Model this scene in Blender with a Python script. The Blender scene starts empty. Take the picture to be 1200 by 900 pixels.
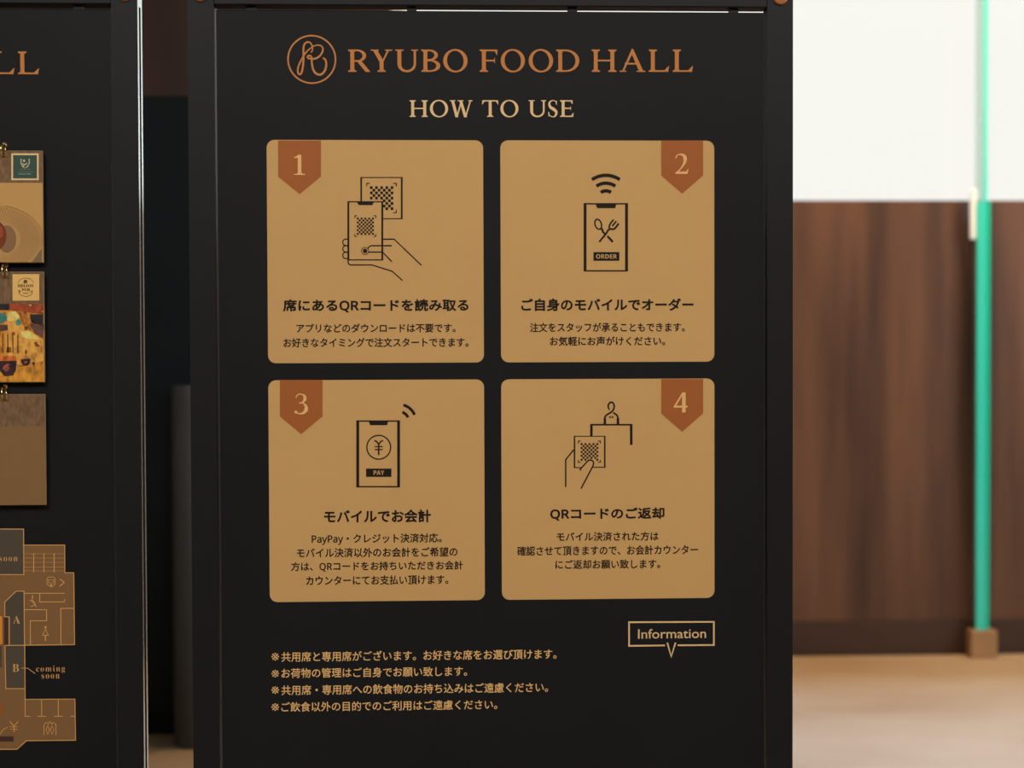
import bpy, bmesh, math, random
from mathutils import Vector, Matrix
from math import sin, cos, pi, radians

# ------------------------------------------------------------------ camera, world, lights
SC = bpy.context.scene
COL = SC.collection
H = 0.983                       # height of the sign's centre above the floor
FPX = 1667.0                    # focal length in pixels of the 1200 px wide frame
CAM = Vector((-0.03482509, -1.55793721, H + 0.01733079))
YAW, PITCH, ROLL = 0.03599962, -0.02039356, -0.00348555
FWD = Vector((sin(YAW) * cos(PITCH), cos(YAW) * cos(PITCH), sin(PITCH)))
R0 = Vector((cos(YAW), -sin(YAW), 0))
U0 = R0.cross(FWD)
RGT = cos(ROLL) * R0 + sin(ROLL) * U0
UPV = -sin(ROLL) * R0 + cos(ROLL) * U0
cd = bpy.data.cameras.new('camera')
cam = bpy.data.objects.new('camera', cd)
COL.objects.link(cam)
cam.matrix_world = Matrix(((RGT.x, UPV.x, -FWD.x, CAM.x), (RGT.y, UPV.y, -FWD.y, CAM.y),
                           (RGT.z, UPV.z, -FWD.z, CAM.z), (0, 0, 0, 1)))
cd.sensor_fit = 'HORIZONTAL'
cd.sensor_width = 36.0
cd.lens = FPX * 36.0 / 1200.0
cd.clip_start = 0.05
cd.dof.use_dof = True
cd.dof.focus_distance = 1.56
cd.dof.aperture_fstop = 4.5
SC.camera = cam
SC.view_settings.view_transform = 'Standard'
SC.view_settings.look = 'None'
SC.view_settings.gamma = 1
SC.view_settings.exposure = 0
SC.view_settings.use_curve_mapping = False
SC.cycles.max_bounces = 10
SC.cycles.transparent_max_bounces = 16
SC.cycles.use_denoising = True

SKY = (0.962, 0.955, 0.896)
SKY_STRENGTH = 1.03
world = bpy.data.worlds.new('overcast_sky')
SC.world = world
world.use_nodes = True
bg = world.node_tree.nodes['Background']
bg.inputs[0].default_value = (*SKY, 1)
bg.inputs[1].default_value = SKY_STRENGTH

def lamp(name, kind, loc, target, energy, color, size=None, size_y=None, angle=None):
    l = bpy.data.lights.new(name, kind)
    l.energy = energy
    l.color = color
    if kind == 'AREA':
        l.shape = 'RECTANGLE'
        l.size, l.size_y = size, size_y or size
    if kind == 'SUN':
        l.angle = angle
    o = bpy.data.objects.new(name, l)
    COL.objects.link(o)
    o.location = loc
    o.rotation_euler = (Vector(target) - Vector(loc)).to_track_quat('-Z', 'Y').to_euler()
    return o

WARM = (1.0, 0.955, 0.89)
lamp('sun', 'SUN', (0.6, 4.6, 8.0), (0.9, 1.3, 0.0), 8.6, (0.40, 0.84, 1.50), angle=radians(50))
lamp('ceiling_light_front', 'AREA', (-0.85, -2.3, 2.72), (-0.5, -0.9, 0.9), 42, WARM, 1.1, 1.1)
lamp('ceiling_light_front', 'AREA', (1.1, -2.5, 2.72), (0.4, -0.9, 0.9), 42, WARM, 1.1, 1.1)
lamp('ceiling_light_rear', 'AREA', (2.2, 2.3, 2.8), (2.2, 2.5, 0.0), 32, (1.0, 0.60, 0.26), 0.5, 0.5)
lamp('ceiling_light_rear', 'AREA', (1.0, 2.3, 2.8), (1.0, 2.5, 0.0), 32, (1.0, 0.60, 0.26), 0.5, 0.5)
lamp('added_side_daylight', 'AREA', (4.12, 0.6, 1.75), (0.0, 1.6, 0.7), 78, (0.70, 0.88, 1.0), 1.9, 1.5)  # added daylight source out of view, brightens the green glass edge
LIT = (0.62, 0.60, 0.56)        # how bright a white card reads on the sign's face

# ------------------------------------------------------------------ helpers
def ray(px, py):
    return FWD + RGT * ((px - 600.0) / FPX) - UPV * ((py - 450.0) / FPX)

def at(px, py, y=0.0):
    """Point of the plane Y=y that the photograph shows at a pixel."""
    d = ray(px, py)
    return CAM + d * ((y - CAM.y) / d.y)

def bd(px, py, y=0.0):
    p = at(px, py, y)
    return (p.x, p.z)

def floor_at(px, py):
    d = ray(px, py)
    return CAM + d * (-CAM.z / d.z)

def lin(v):
    v /= 255.0
    return v / 12.92 if v <= 0.04045 else ((v + 0.055) / 1.055) ** 2.4

def alb(r, g, b, lit=None):
    k = lit or LIT
    return tuple(min(0.92, lin(c) / k[i]) for i, c in enumerate((r, g, b)))

def mat(name, color, rough=0.6, metal=0.0, spec=0.5):
    m = bpy.data.materials.new(name)
    m.use_nodes = True
    b = m.node_tree.nodes['Principled BSDF']
    b.inputs['Base Color'].default_value = (*color, 1)
    b.inputs['Roughness'].default_value = rough
    b.inputs['Metallic'].default_value = metal
    b.inputs['Specular IOR Level'].default_value = spec
    return m

def noise_mat(name, c1, c2, scale, stretch=(1, 1, 1), rough=0.5, detail=4, spec=0.5, lo=0.35, hi=0.65, bump=0.0, rvar=0.0):
    m = mat(name, c1, rough, 0, spec)
    nt = m.node_tree
    b = nt.nodes['Principled BSDF']
    tc = nt.nodes.new('ShaderNodeTexCoord')
    mp = nt.nodes.new('ShaderNodeMapping')
    mp.inputs['Scale'].default_value = stretch
    n = nt.nodes.new('ShaderNodeTexNoise')
    n.inputs['Scale'].default_value = scale
    n.inputs['Detail'].default_value = detail
    cr = nt.nodes.new('ShaderNodeValToRGB')
    cr.color_ramp.elements[0].position, cr.color_ramp.elements[1].position = lo, hi
    cr.color_ramp.elements[0].color, cr.color_ramp.elements[1].color = (*c1, 1), (*c2, 1)
    L = nt.links.new
    L(tc.outputs['Object'], mp.inputs['Vector'])
    L(mp.outputs['Vector'], n.inputs['Vector'])
    L(n.outputs['Fac'], cr.inputs['Fac'])
    L(cr.outputs['Color'], b.inputs['Base Color'])
    if bump:
        bp = nt.nodes.new('ShaderNodeBump')
        bp.inputs['Strength'].default_value = bump
        bp.inputs['Distance'].default_value = 0.001
        L(n.outputs['Fac'], bp.inputs['Height'])
        L(bp.outputs['Normal'], b.inputs['Normal'])
    return m

def link(name, me, m, parent=None):
    o = bpy.data.objects.new(name, me)
    for k in (m if isinstance(m, (list, tuple)) else [m]):
        me.materials.append(k)
    COL.objects.link(o)
    if parent is not None:
        o.parent = parent
    return o

def from_bm(name, bm, m, parent=None, smooth=False):
    me = bpy.data.meshes.new(name)
    bm.to_mesh(me)
    bm.free()
    if smooth:
        for p in me.polygons:
            p.use_smooth = True
    return link(name, me, m, parent)

def tag(o, label, cat, group=None):
    o['label'], o['category'] = label, cat
    if group:
        o['group'] = group
    return o

def empty(name, loc=(0, 0, 0)):
    o = bpy.data.objects.new(name, None)
    o.empty_display_size = 0.05
    COL.objects.link(o)
    o.location = loc
    return o

def add_box(bm, x0, x1, y0, y1, z0, z1, bevel=0.0, seg=2):
    r = bmesh.ops.create_cube(bm, size=1.0)
    vs = r['verts']
    for v in vs:
        v.co = Vector((x0 + (v.co.x + .5) * (x1 - x0), y0 + (v.co.y + .5) * (y1 - y0), z0 + (v.co.z + .5) * (z1 - z0)))
    if bevel:
        es = list({e for v in vs for e in v.link_edges})
        bmesh.ops.bevel(bm, geom=es, offset=bevel, segments=seg, affect='EDGES', profile=0.5)

def box(name, x0, x1, y0, y1, z0, z1, m, parent=None, bevel=0.0, seg=2):
    bm = bmesh.new()
    add_box(bm, x0, x1, y0, y1, z0, z1, bevel, seg)
    return from_bm(name, bm, m, parent)

def struct(o):
    o['kind'] = 'structure'
    return o

class Ink:
    """Printed shapes: flat polygons in (x, z) laid on the plane Y=y, facing the room."""
    def __init__(s, y):
        s.y, s.v, s.f = y, [], []
    def poly(s, pts):
        a = sum(p[0] * q[1] - q[0] * p[1] for p, q in zip(pts, pts[1:] + pts[:1]))
        if a < 0:
            pts = pts[::-1]
        n = len(s.v)
        y = s.y - 1.5e-6 * (len(s.f) % 60)
        s.v += [(p[0], y, p[1]) for p in pts]
        s.f.append(tuple(range(n, n + len(pts))))
    def px(s, pts):
        s.poly([bd(x, y, s.y) for x, y in pts])
    def stroke(s, pts, w, closed=False):
        """Ribbon along pts; w is one width or one per point."""
        n = len(pts)
        ws = [w] * n if isinstance(w, (int, float)) else list(w)
        L, R = [], []
        for i in range(n):
            p = Vector(pts[i])
            a = Vector(pts[i - 1]) if (i > 0 or closed) else None
            b = Vector(pts[(i + 1) % n]) if (i < n - 1 or closed) else None
            d1 = (p - a).normalized() if a is not None and (p - a).length > 1e-9 else None
            d2 = (b - p).normalized() if b is not None and (b - p).length > 1e-9 else None
            d1, d2 = d1 or d2, d2 or d1
            t = (d1 + d2)
            t = t.normalized() if t.length > 1e-6 else d1
            nn = Vector((-t.y, t.x))
            k = max(0.5, abs(nn.dot(Vector((-d1.y, d1.x)))))
            h = ws[i] / 2 / k
            L.append(tuple(p + nn * h)); R.append(tuple(p - nn * h))
        for i in range(n if closed else n - 1):
            j = (i + 1) % n
            s.poly([L[i], R[i], R[j], L[j]])
    def spx(s, pts, wpx, closed=False):
        k_ = STROKE
        s.stroke([bd(x, y, s.y) for x, y in pts], [k * PXM * k_ for k in wpx] if isinstance(wpx, (list, tuple)) else wpx * PXM * k_, closed)
    def build(s, name, m, parent=None):
        me = bpy.data.meshes.new(name)
        me.from_pydata(s.v, [], s.f)
        me.update()
        return link(name, me, m, parent)

STROKE = 1.3
PXM = 0.00093                  # metres per photo pixel on the sign's face

def catmull(pts, n=6):
    out = []
    P = [pts[0]] + list(pts) + [pts[-1]]
    for i in range(1, len(P) - 2):
        p0, p1, p2, p3 = P[i - 1], P[i], P[i + 1], P[i + 2]
        for k in range(n):
            t = k / n
            out.append(tuple(0.5 * (2 * b + (c - a) * t + (2 * a - 5 * b + 4 * c - d) * t * t + (3 * b - a - 3 * c + d) * t ** 3)
                             for a, b, c, d in zip(p0, p1, p2, p3)))
    out.append(tuple(pts[-1]))
    return out

def arc(cx, cy, r, a0, a1, n=20, ry=None):
    return [(cx + r * cos(radians(a0 + (a1 - a0) * k / n)), cy + (ry or r) * sin(radians(a0 + (a1 - a0) * k / n))) for k in range(n + 1)]

def text(name, s, x0, y0, x1, y1, m, parent, y=-0.0006, weight=0.006, track=1.0):
    """Lettering whose ink fills the photograph's box x0..x1, y0..y1 on the plane Y=y."""
    c = bpy.data.curves.new('lettering', 'FONT')
    c.body, c.size, c.resolution_u, c.offset = s, 1.0, 3, min(weight, 0.0)
    c.space_character = track
    o = bpy.data.objects.new('lettering', c)
    COL.objects.link(o)
    dg = bpy.context.evaluated_depsgraph_get()
    me = bpy.data.meshes.new_from_object(o.evaluated_get(dg))
    bpy.data.objects.remove(o)
    bpy.data.curves.remove(c)
    xs = [v.co.x for v in me.vertices]; ys = [v.co.y for v in me.vertices]
    a0, a1, b0, b1 = min(xs), max(xs), min(ys), max(ys)
    ym = (y0 + y1) / 2
    X0, Z_l = bd(x0, ym, y); X1, Z_r = bd(x1, ym, y)
    Zc = (Z_l + Z_r) / 2
    hz = (y1 - y0) * PXM
    em = (X1 - X0) / (a1 - a0)
    d = weight * em if weight > 0 else 0.0
    X0 += d; X1 -= d; hz -= 2 * d
    for v in me.vertices:
        v.co = (X0 + (v.co.x - a0) / (a1 - a0) * (X1 - X0), y, Zc + ((v.co.y - b0) / (b1 - b0) - 0.5) * hz)
    if d:                                   # heavier weight: the outline repeated a hair to each side
        V = [v.co.copy() for v in me.vertices]
        F = [tuple(p.vertices) for p in me.polygons]
        VV, FF = [], []
        for i in range(8):
            off = Vector((d * cos(pi * i / 4), -2e-6 * i, d * sin(pi * i / 4)))
            n0 = len(VV)
            VV += [v + off for v in V]
            FF += [tuple(q + n0 for q in f) for f in F]
        me2 = bpy.data.meshes.new(name)
        me2.from_pydata(VV, [], FF)
        bpy.data.meshes.remove(me)
        me = me2
    me.name = name
    me.materials.clear()
    for p in me.polygons:
        p.material_index = 0
    me.update()
    o = link(name, me, m, parent)
    if me.polygons and sum(p.normal.y for p in me.polygons) > 0:
        me.flip_normals()
    return o

# ------------------------------------------------------------------ serif capitals (cap height 1)
def semiring(x0, xc, xr, y0, y1, thin, thick, n=14):
    """Bowl of a letter: straight arms from x0 to xc, then a half-ellipse out to xr."""
    cy, ry, rx = (y0 + y1) / 2, (y1 - y0) / 2, xr - xc
    P = []
    for k in range(n):
        q = []
        for a in (-90 + 180 * k / n, -90 + 180 * (k + 1) / n):
            t = radians(a)
            q.append(((xc + rx * cos(t), cy + ry * sin(t)), (xc + (rx - thick) * cos(t), cy + (ry - thin) * sin(t))))
        P.append([q[0][0], q[1][0], q[1][1], q[0][1]])
    P.append([(x0, y1), (xc, y1), (xc, y1 - thin), (x0, y1 - thin)])
    P.append([(x0, y0), (xc, y0), (xc, y0 + thin), (x0, y0 + thin)])
    return P

def ring(cx, cy, rx, ry, thick, thin, tilt=0.0, n=36):
    P = []
    for k in range(n):
        q = []
        for a in (2 * pi * k / n, 2 * pi * (k + 1) / n):
            ct, st = cos(a), sin(a)
            irx, iry = rx - thick, ry - thin
            ix, iy = irx * ct, iry * st
            ix, iy = ix * cos(tilt) - iy * sin(tilt), ix * sin(tilt) + iy * cos(tilt)
            q.append(((cx + rx * ct, cy + ry * st), (cx + ix, cy + iy)))
        P.append([q[0][0], q[1][0], q[1][1], q[0][1]])
    return P

ST, TH, SF = 0.175, 0.075, 0.055
def serif(x0, x1, y, up):
    """Foot (up=1) or head (up=-1) serif under a stem spanning x0..x1, with small brackets."""
    a = 0.10
    return [[(x0 - a, y), (x1 + a, y), (x1 + a, y + up * SF), (x1 + .03, y + up * (SF + .025)), (x1, y + up * (SF + .07)),
             (x0, y + up * (SF + .07)), (x0 - .03, y + up * (SF + .025)), (x0 - a, y + up * SF)]]
def stem(x, s=ST, y0=0.0, y1=1.0, head=True, foot=True):
    P = [[(x, y0), (x + s, y0), (x + s, y1), (x, y1)]]
    if foot: P += serif(x, x + s, y0, 1)
    if head: P += serif(x, x + s, y1, -1)
    return P
def diag(x0, y0, x1, y1, w):
    return [[(x0 - w / 2, y0), (x0 + w / 2, y0), (x1 + w / 2, y1), (x1 - w / 2, y1)]]
def bar(x0, x1, y0, y1):
    return [[(x0, y0), (x1, y0), (x1, y1), (x0, y1)]]

def glyph(ch, w):
    a = 0.10
    if ch == 'H':
        return stem(a) + stem(w - a - ST) + bar(a, w - a, .47, .47 + TH)
    if ch == 'R':
        return stem(a) + semiring(a, w * .42, w * .83, .45, 1.0, TH, ST * .95) + \
            [[(w * .40, .48), (w * .60, .50), (w * .97, .06), (w, .05), (w, 0), (w * .80, 0)]]
    if ch == 'B':
        return stem(a) + semiring(a, w * .42, w * .88, .50, 1.0, TH, ST * .9) + semiring(a, w * .45, w, 0, .55, TH, ST)
    if ch == 'D':
        return stem(a) + semiring(a, w * .42, w, 0, 1.0, TH, ST)
    if ch == 'F':
        return stem(a) + bar(a, w, 1 - TH, 1) + [[(w, 1), (w - .01, .74), (w - .06, .80), (w - .12, 1 - TH)]] + \
            bar(a, w * .86, .47, .47 + TH) + [[(w * .86, .66), (w * .86, .36), (w * .80, .45), (w * .80, .57)]]
    if ch == 'E':
        return stem(a) + bar(a, w * .92, 1 - TH, 1) + [[(w * .92, 1), (w * .92 - .01, .76), (w * .92 - .06, .81), (w * .92 - .12, 1 - TH)]] + \
            bar(a, w * .80, .48, .48 + TH) + [[(w * .80, .65), (w * .80, .38), (w * .74, .46), (w * .74, .57)]] + \
            bar(a, w * .96, 0, TH) + [[(w * .96, 0), (w, .26), (w - .05, .22), (w * .96 - .14, TH)]]
    if ch == 'L':
        return stem(a) + bar(a, w * .95, 0, TH) + [[(w * .93, 0), (w, .27), (w - .05, .25), (w * .93 - .16, TH)]]
    if ch == 'T':
        c = w / 2
        return stem(c - ST / 2, head=False) + bar(.02, w - .02, 1 - TH, 1) + \
            [[(.02, 1), (0, .74), (.05, .78), (.14, 1 - TH)], [(w - .02, 1), (w, .74), (w - .05, .78), (w - .14, 1 - TH)]]
    if ch == 'Y':
        c = w * .5
        return stem(c - ST / 2, y1=.5, head=False) + \
            [[(c - ST / 2, .44), (c + ST / 2, .50), (.10 + ST, 1), (.08, 1)], [(c + .0, .44), (c + ST / 2, .46), (w - .12, 1), (w - .12 - .09, 1)]] + \
            bar(0, .08 + ST + .10, 1 - SF, 1) + bar(w - .32, w, 1 - SF, 1)
    if ch == 'A':
        c = w * .5
        return [[(.10, 0), (.10 + .085, 0), (c + .02, .86), (c, 1.03), (c - .03, 1.03)],
                [(c - .05, 1.03), (c + .03, 1.03), (w - .08, 0), (w - .08 - ST - .02, 0), (c - .03, .80)]] + \
            bar(.24, w - .26, .33, .33 + TH) + bar(0, .30, 0, SF) + bar(w - .40, w, 0, SF)
    if ch == 'U':
        r = w - .09 - .085
        cy, x0 = .36, .10
        P = [[(x0, cy), (x0 + ST, cy), (x0 + ST, 1), (x0, 1)], [(r - .02, cy), (r + .085, cy), (r + .085, 1), (r - .02, 1)]]
        P += bar(0, x0 + ST + .10, 1 - SF, 1) + bar(r - .13, w, 1 - SF, 1)
        n = 16; cx, R = (x0 + r + .085) / 2, (r + .085 - x0) / 2
        for k in range(n):
            q = []
            for t in (pi + pi * k / n, pi + pi * (k + 1) / n):
                th = ST + (.105 - ST) * (t - pi) / pi
                q.append(((cx + R * cos(t), cy + (cy + .02) * sin(t)), (cx + (R - th) * cos(t), cy + (cy + .02 - .10) * sin(t))))
            P.append([q[0][0], q[1][0], q[1][1], q[0][1]])
        return P
    if ch == 'W':
        m = w * .50
        return diag(.16, 1, w * .31, -.02, ST) + diag(w * .31, -.02, m + .02, .98, .085) + diag(m - .04, 1, w * .69, -.02, ST) + \
            diag(w * .69, -.02, w - .12, 1, .085) + bar(0, .34, 1 - SF, 1) + bar(m - .22, m + .14, 1 - SF, 1) + bar(w - .25, w, 1 - SF, 1)
    if ch == 'O':
        return ring(w / 2, .5, w / 2, .525, ST, .075, 0.12)
    if ch == 'S':
        k = Ink(0)
        pts = catmull([(w * .88, .76), (w * .80, .92), (w * .50, .985), (w * .20, .90), (w * .13, .74), (w * .26, .58), (w * .55, .47), (w * .82, .34), (w * .86, .18), (w * .70, .04), (w * .42, .01), (w * .14, .10), (w * .06, .28)], 5)
        n = len(pts) - 1
        k.stroke(pts, [.05 + .14 * max(0, 1 - abs(i / n - .5) / .32) ** .8 + (.03 if i in (0, n) else 0) for i in range(n + 1)])
        return [[(k.v[i][0], k.v[i][2]) for i in f] for f in k.f] + \
            [[(w * .93, 1.0), (w * .93, .70), (w * .85, .74), (w * .80, .90)], [(w * .03, 0), (w * .01, .32), (w * .09, .27), (w * .14, .10)]]
    k = Ink(0)
    if ch == '1':
        return stem(w * .5 - .09, .18, head=False) + [[(w * .5 + .09, 1), (w * .5 - .01, 1), (w * .04, .87), (w * .04, .83), (w * .5 - .09, .85)]] + bar(.02, w - .02, 0, .05)
    if ch == '2':
        pts = catmull([(w * .08, .78), (w * .18, .92), (w * .42, .97), (w * .68, .90), (w * .76, .70), (w * .64, .46), (w * .36, .20), (w * .10, .04)], 5)
        n = len(pts) - 1
        k.stroke(pts, [.06 + .13 * max(0, 1 - abs(i / n - .52) / .28) for i in range(n + 1)])
        return [[(k.v[i][0], k.v[i][2]) for i in f] for f in k.f] + [[(.02, 0), (w * .93, 0), (w, .24), (w * .94, .24), (w * .85, .13), (.06, .10)]]
    if ch == '3':
        pts = catmull([(w * .10, .80), (w * .24, .94), (w * .50, .97), (w * .76, .88), (w * .78, .70), (w * .60, .57), (w * .36, .53)], 5)
        n = len(pts) - 1
        k.stroke(pts, [.06 + .11 * max(0, 1 - abs(i / n - .62) / .25) for i in range(n + 1)])
        pts = catmull([(w * .36, .54), (w * .66, .52), (w * .88, .36), (w * .84, .15), (w * .58, .02), (w * .26, .02), (w * .04, .10)], 5)
        n = len(pts) - 1
        k.stroke(pts, [.06 + .14 * max(0, 1 - abs(i / n - .46) / .3) for i in range(n + 1)])
        return [[(k.v[i][0], k.v[i][2]) for i in f] for f in k.f] + ring(w * .10, .09, .08, .07, .08, .07, 0, 12)
    if ch == '4':
        return [[(w * .60, 0), (w * .60 + .18, 0), (w * .60 + .18, 1), (w * .60, 1)],
                [(0, .30), (.10, .30), (w * .60 + .02, .86), (w * .60 + .02, 1)]] + bar(0, w, .24, .34)
    return []

def serif_line(ink, letters, ytop, ybot, dx=0.0):
    """letters: (char, px left, px right); the same lettering shifted dx metres along the plane."""
    for ch, a, b in letters:
        X0, Z0 = bd(a, ybot, ink.y); X1, _ = bd(b, ybot, ink.y)
        _, Z1 = bd(a, ytop, ink.y)
        h = Z1 - Z0
        for p in glyph(ch, (X1 - X0) / h):
            ink.poly([(X0 + dx + q[0] * h, Z0 + q[1] * h) for q in p])

# ------------------------------------------------------------------ materials
M_panel = noise_mat('black_board', (0.0095, 0.0104, 0.0122), (0.0112, 0.0122, 0.0142), 3.0, rough=0.55, spec=0.16)
M_alu = mat('panel_cut_edge', (0.34, 0.34, 0.33), 0.4, 0.8)
M_frame = mat('black_steel', (0.0098, 0.0108, 0.0126), 0.5, 0.0, 0.22)
M_edge = mat('bare_steel_edge', (0.76, 0.90, 0.95), 0.20, 0.8)
M_groove = mat('groove_black', (0.01, 0.012, 0.014), 0.5)
M_rivet = mat('copper', (0.62, 0.25, 0.10), 0.42, 0.35)
M_gold = noise_mat('gold_print', alb(172, 134, 82), alb(175, 138, 85), 2.5, rough=0.62, spec=0.22)
M_tab = mat('brown_print', alb(140, 80, 38), 0.6, 0, 0.2)
M_copper = mat('copper_print', alb(166, 103, 46), 0.5, 0, 0.3)
M_pale = mat('pale_gold_print', alb(197, 164, 116), 0.5, 0, 0.3)
M_note = mat('note_print', alb(200, 158, 100), 0.5, 0, 0.3)
M_num = mat('numeral_print', alb(206, 156, 98), 0.5, 0, 0.2)
M_ink = mat('dark_ink', alb(25, 17, 11), 0.6, 0, 0.2)
M_brass = mat('brass', (0.78, 0.60, 0.28), 0.22, 1.0)

# ------------------------------------------------------------------ the setting
WY = 3.095                                         # back wall plane
zs = at(1060, 234.6, WY).z                         # top of the wood wainscot
xw = at(457, 9, WY).x                              # left end of the windows
RX0, RX1, RY0, RZ = -3.6, 3.8, -4.2, 2.9

wood = noise_mat('walnut_panelling', (0.036, 0.019, 0.014), (0.160, 0.078, 0.045), 2.2, (3.2, 3.2, 0.28), rough=0.42, detail=5, spec=0.3, lo=0.3, hi=0.72)
dark_wood = noise_mat('dark_stained_wood', (0.040, 0.020, 0.016), (0.075, 0.035, 0.026), 2.0, (3.5, 3.5, 0.3), rough=0.5, spec=0.3)
base_wood = noise_mat('baseboard_wood', (0.034, 0.019, 0.014), (0.060, 0.032, 0.021), 2.0, (0.4, 3, 3), rough=0.5, spec=0.3)
floor_m = noise_mat('worn_oak_floor', (0.40, 0.28, 0.17), (0.52, 0.41, 0.29), 1.7, (0.8, 1.2, 1), rough=0.5, detail=3, spec=0.3, lo=0.35, hi=0.68)
plaster = mat('dim_plaster', (0.16, 0.15, 0.14), 0.85)
ceil_m = mat('ceiling_paint', (0.42, 0.40, 0.37), 0.9)
white_m = mat('white_trim', (0.80, 0.80, 0.77), 0.6)

struct(box('floor', RX0, RX1, RY0, WY + 0.25, -0.1, 0, floor_m))
struct(box('ceiling', RX0, RX1, RY0, WY + 0.25, RZ, RZ + 0.1, ceil_m))
struct(box('wall_left', RX0 - .15, RX0, RY0, WY + .25, 0, RZ, plaster))
bm = bmesh.new()                                   # side wall, with an opening for the added, unseen window
add_box(bm, RX1, RX1 + .15, RY0, -.45, 0, RZ)
add_box(bm, RX1, RX1 + .15, 1.65, WY + .25, 0, RZ)
add_box(bm, RX1, RX1 + .15, -.45, 1.65, 0, .9)
add_box(bm, RX1, RX1 + .15, -.45, 1.65, 2.6, RZ)
struct(from_bm('wall_right', bm, plaster))
struct(box('wall_front', RX0, RX1, RY0 - .15, RY0, 0, RZ, plaster))
# back wall: walnut wainscot under the windows, dark timber to the left of them
bm = bmesh.new()
joints = [xw, at(1137, 500, WY).x, RX1]
for a, b in zip(joints, joints[1:]):
    add_box(bm, a + .001, b - .001, WY, WY + .2, 0.115, zs, .002, 1)
struct(from_bm('wall_back', bm, wood))
struct(box('wall_back_left', RX0, xw, WY, WY + .2, 0, RZ, dark_wood))
struct(box('baseboard_back', xw, RX1, WY - .004, WY + .2, 0, 0.115, base_wood, bevel=.002))
struct(box('trim_1', xw, RX1, WY + .201, WY + .24, zs - .03, zs + .004, white_m, bevel=.001))
struct(box('wall_back_upper', xw, RX1, WY, WY + .2, 2.72, RZ, white_m))
glass = bpy.data.materials.new('window_glass')
glass.use_nodes = True
nt = glass.node_tree
for n in list(nt.nodes):
    nt.nodes.remove(n)
out = nt.nodes.new('ShaderNodeOutputMaterial')
tr = nt.nodes.new('ShaderNodeBsdfTransparent')
gl = nt.nodes.new('ShaderNodeBsdfGlossy')
gl.inputs['Roughness'].default_value = 0.02
mx = nt.nodes.new('ShaderNodeMixShader')
mx.inputs[0].default_value = 0.03
nt.links.new(tr.outputs[0], mx.inputs[1]); nt.links.new(gl.outputs[0], mx.inputs[2]); nt.links.new(mx.outputs[0], out.inputs[0])
for k, (a, b) in enumerate(((xw, 2.35), (2.35, RX1))):
    w = struct(empty('window_%d' % (k + 1), ((a + b) / 2, WY + .12, zs + .018)))
    cx = (a + b) / 2
    bm = bmesh.new()
    add_box(bm, a - cx, a - cx + .04, -.03, .03, 0, 2.72 - zs - .018)
    add_box(bm, b - cx - .04, b - cx, -.03, .03, 0, 2.72 - zs - .018)
    add_box(bm, a - cx + .04, b - cx - .04, -.03, .03, 2.72 - zs - .058, 2.72 - zs - .018)
    struct(from_bm('window_frame', bm, white_m, w))
    struct(box('pane', a - cx + .035, b - cx - .035, -.003, .003, 0, 2.72 - zs - .05, glass, w))

w = struct(empty('window_3', (RX1 + .08, .6, .9)))  # added, unseen window that the side daylight lamp shines through
bm = bmesh.new()
for q in ((-1.05, -1.0, 0, 1.7), (1.0, 1.05, 0, 1.7), (-.02, .02, .05, 1.65), (-1.0, 1.0, 0, .05), (-1.0, 1.0, 1.65, 1.7)):
    add_box(bm, -.03, .03, *q)
struct(from_bm('window_frame', bm, white_m, w))  # frame of the added, unseen window
struct(box('pane', -.003, .003, -1.0, 1.0, .04, 1.66, glass, w))

# ------------------------------------------------------------------ boards
STILE_OUT, STILE_IN = 0.3290, 0.3008
FRONT, BACK, PANEL_B = -0.005, 0.0165, 0.005        # stile front, stile back, panel back (panel face is Y=0)
Z_RAIL = bd(577, 8.0)[1]                             # underside of the top rail
Z_TOP = Z_RAIL + 0.034
Z_PANEL_TOP = Z_RAIL - 0.0046
Z_PANEL_BOT = Z_PANEL_TOP - 0.846

def stile_mesh(sx):
    """Upright with two flanges and a groove on its outer side; its section runs from the floor to the top."""
    i, o, g = STILE_IN, STILE_OUT, STILE_OUT - 0.006
    f1, f2 = FRONT + .0065, BACK - .0065
    prof = [(i, FRONT), (o, FRONT), (o, f1), (g, f1), (g, f2), (o, f2), (o, BACK), (i, BACK)]
    bm = bmesh.new()
    lo = [bm.verts.new((sx * x, y, 0.012)) for x, y in prof]
    hi = [bm.verts.new((sx * x, y, Z_TOP)) for x, y in prof]
    n = len(prof)
    for k in range(n):
        j = (k + 1) % n
        f = bm.faces.new((lo[k], lo[j], hi[j], hi[k]))
        if k in (1, 5):
            f.material_index = 1
        if k in (2, 3, 4):
            f.material_index = 2
    bm.faces.new(lo); bm.faces.new(hi)
    bmesh.ops.recalc_face_normals(bm, faces=bm.faces)
    return bm

def rivet_bm(x, z):
    bm = bmesh.new()
    prof = [(0.0, -.0052), (.0030, -.0050), (.0034, -.0040), (.0062, -.0040), (.0076, -.0030), (.0082, -.0008), (.0082, .002)]
    n = 28
    rows = []
    for r, y in prof:
        rows.append([bm.verts.new((x + r * cos(2 * pi * k / n), FRONT + y, z + r * sin(2 * pi * k / n))) for k in range(n)] if r else [bm.verts.new((x, FRONT + y, z))])
    for a, b in zip(rows, rows[1:]):
        for k in range(n):
            j = (k + 1) % n
            bm.faces.new((a[0], b[k], b[j]) if len(a) == 1 else (a[k], b[k], b[j], a[j]))
    bmesh.ops.recalc_face_normals(bm, faces=bm.faces)
    return bm

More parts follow.
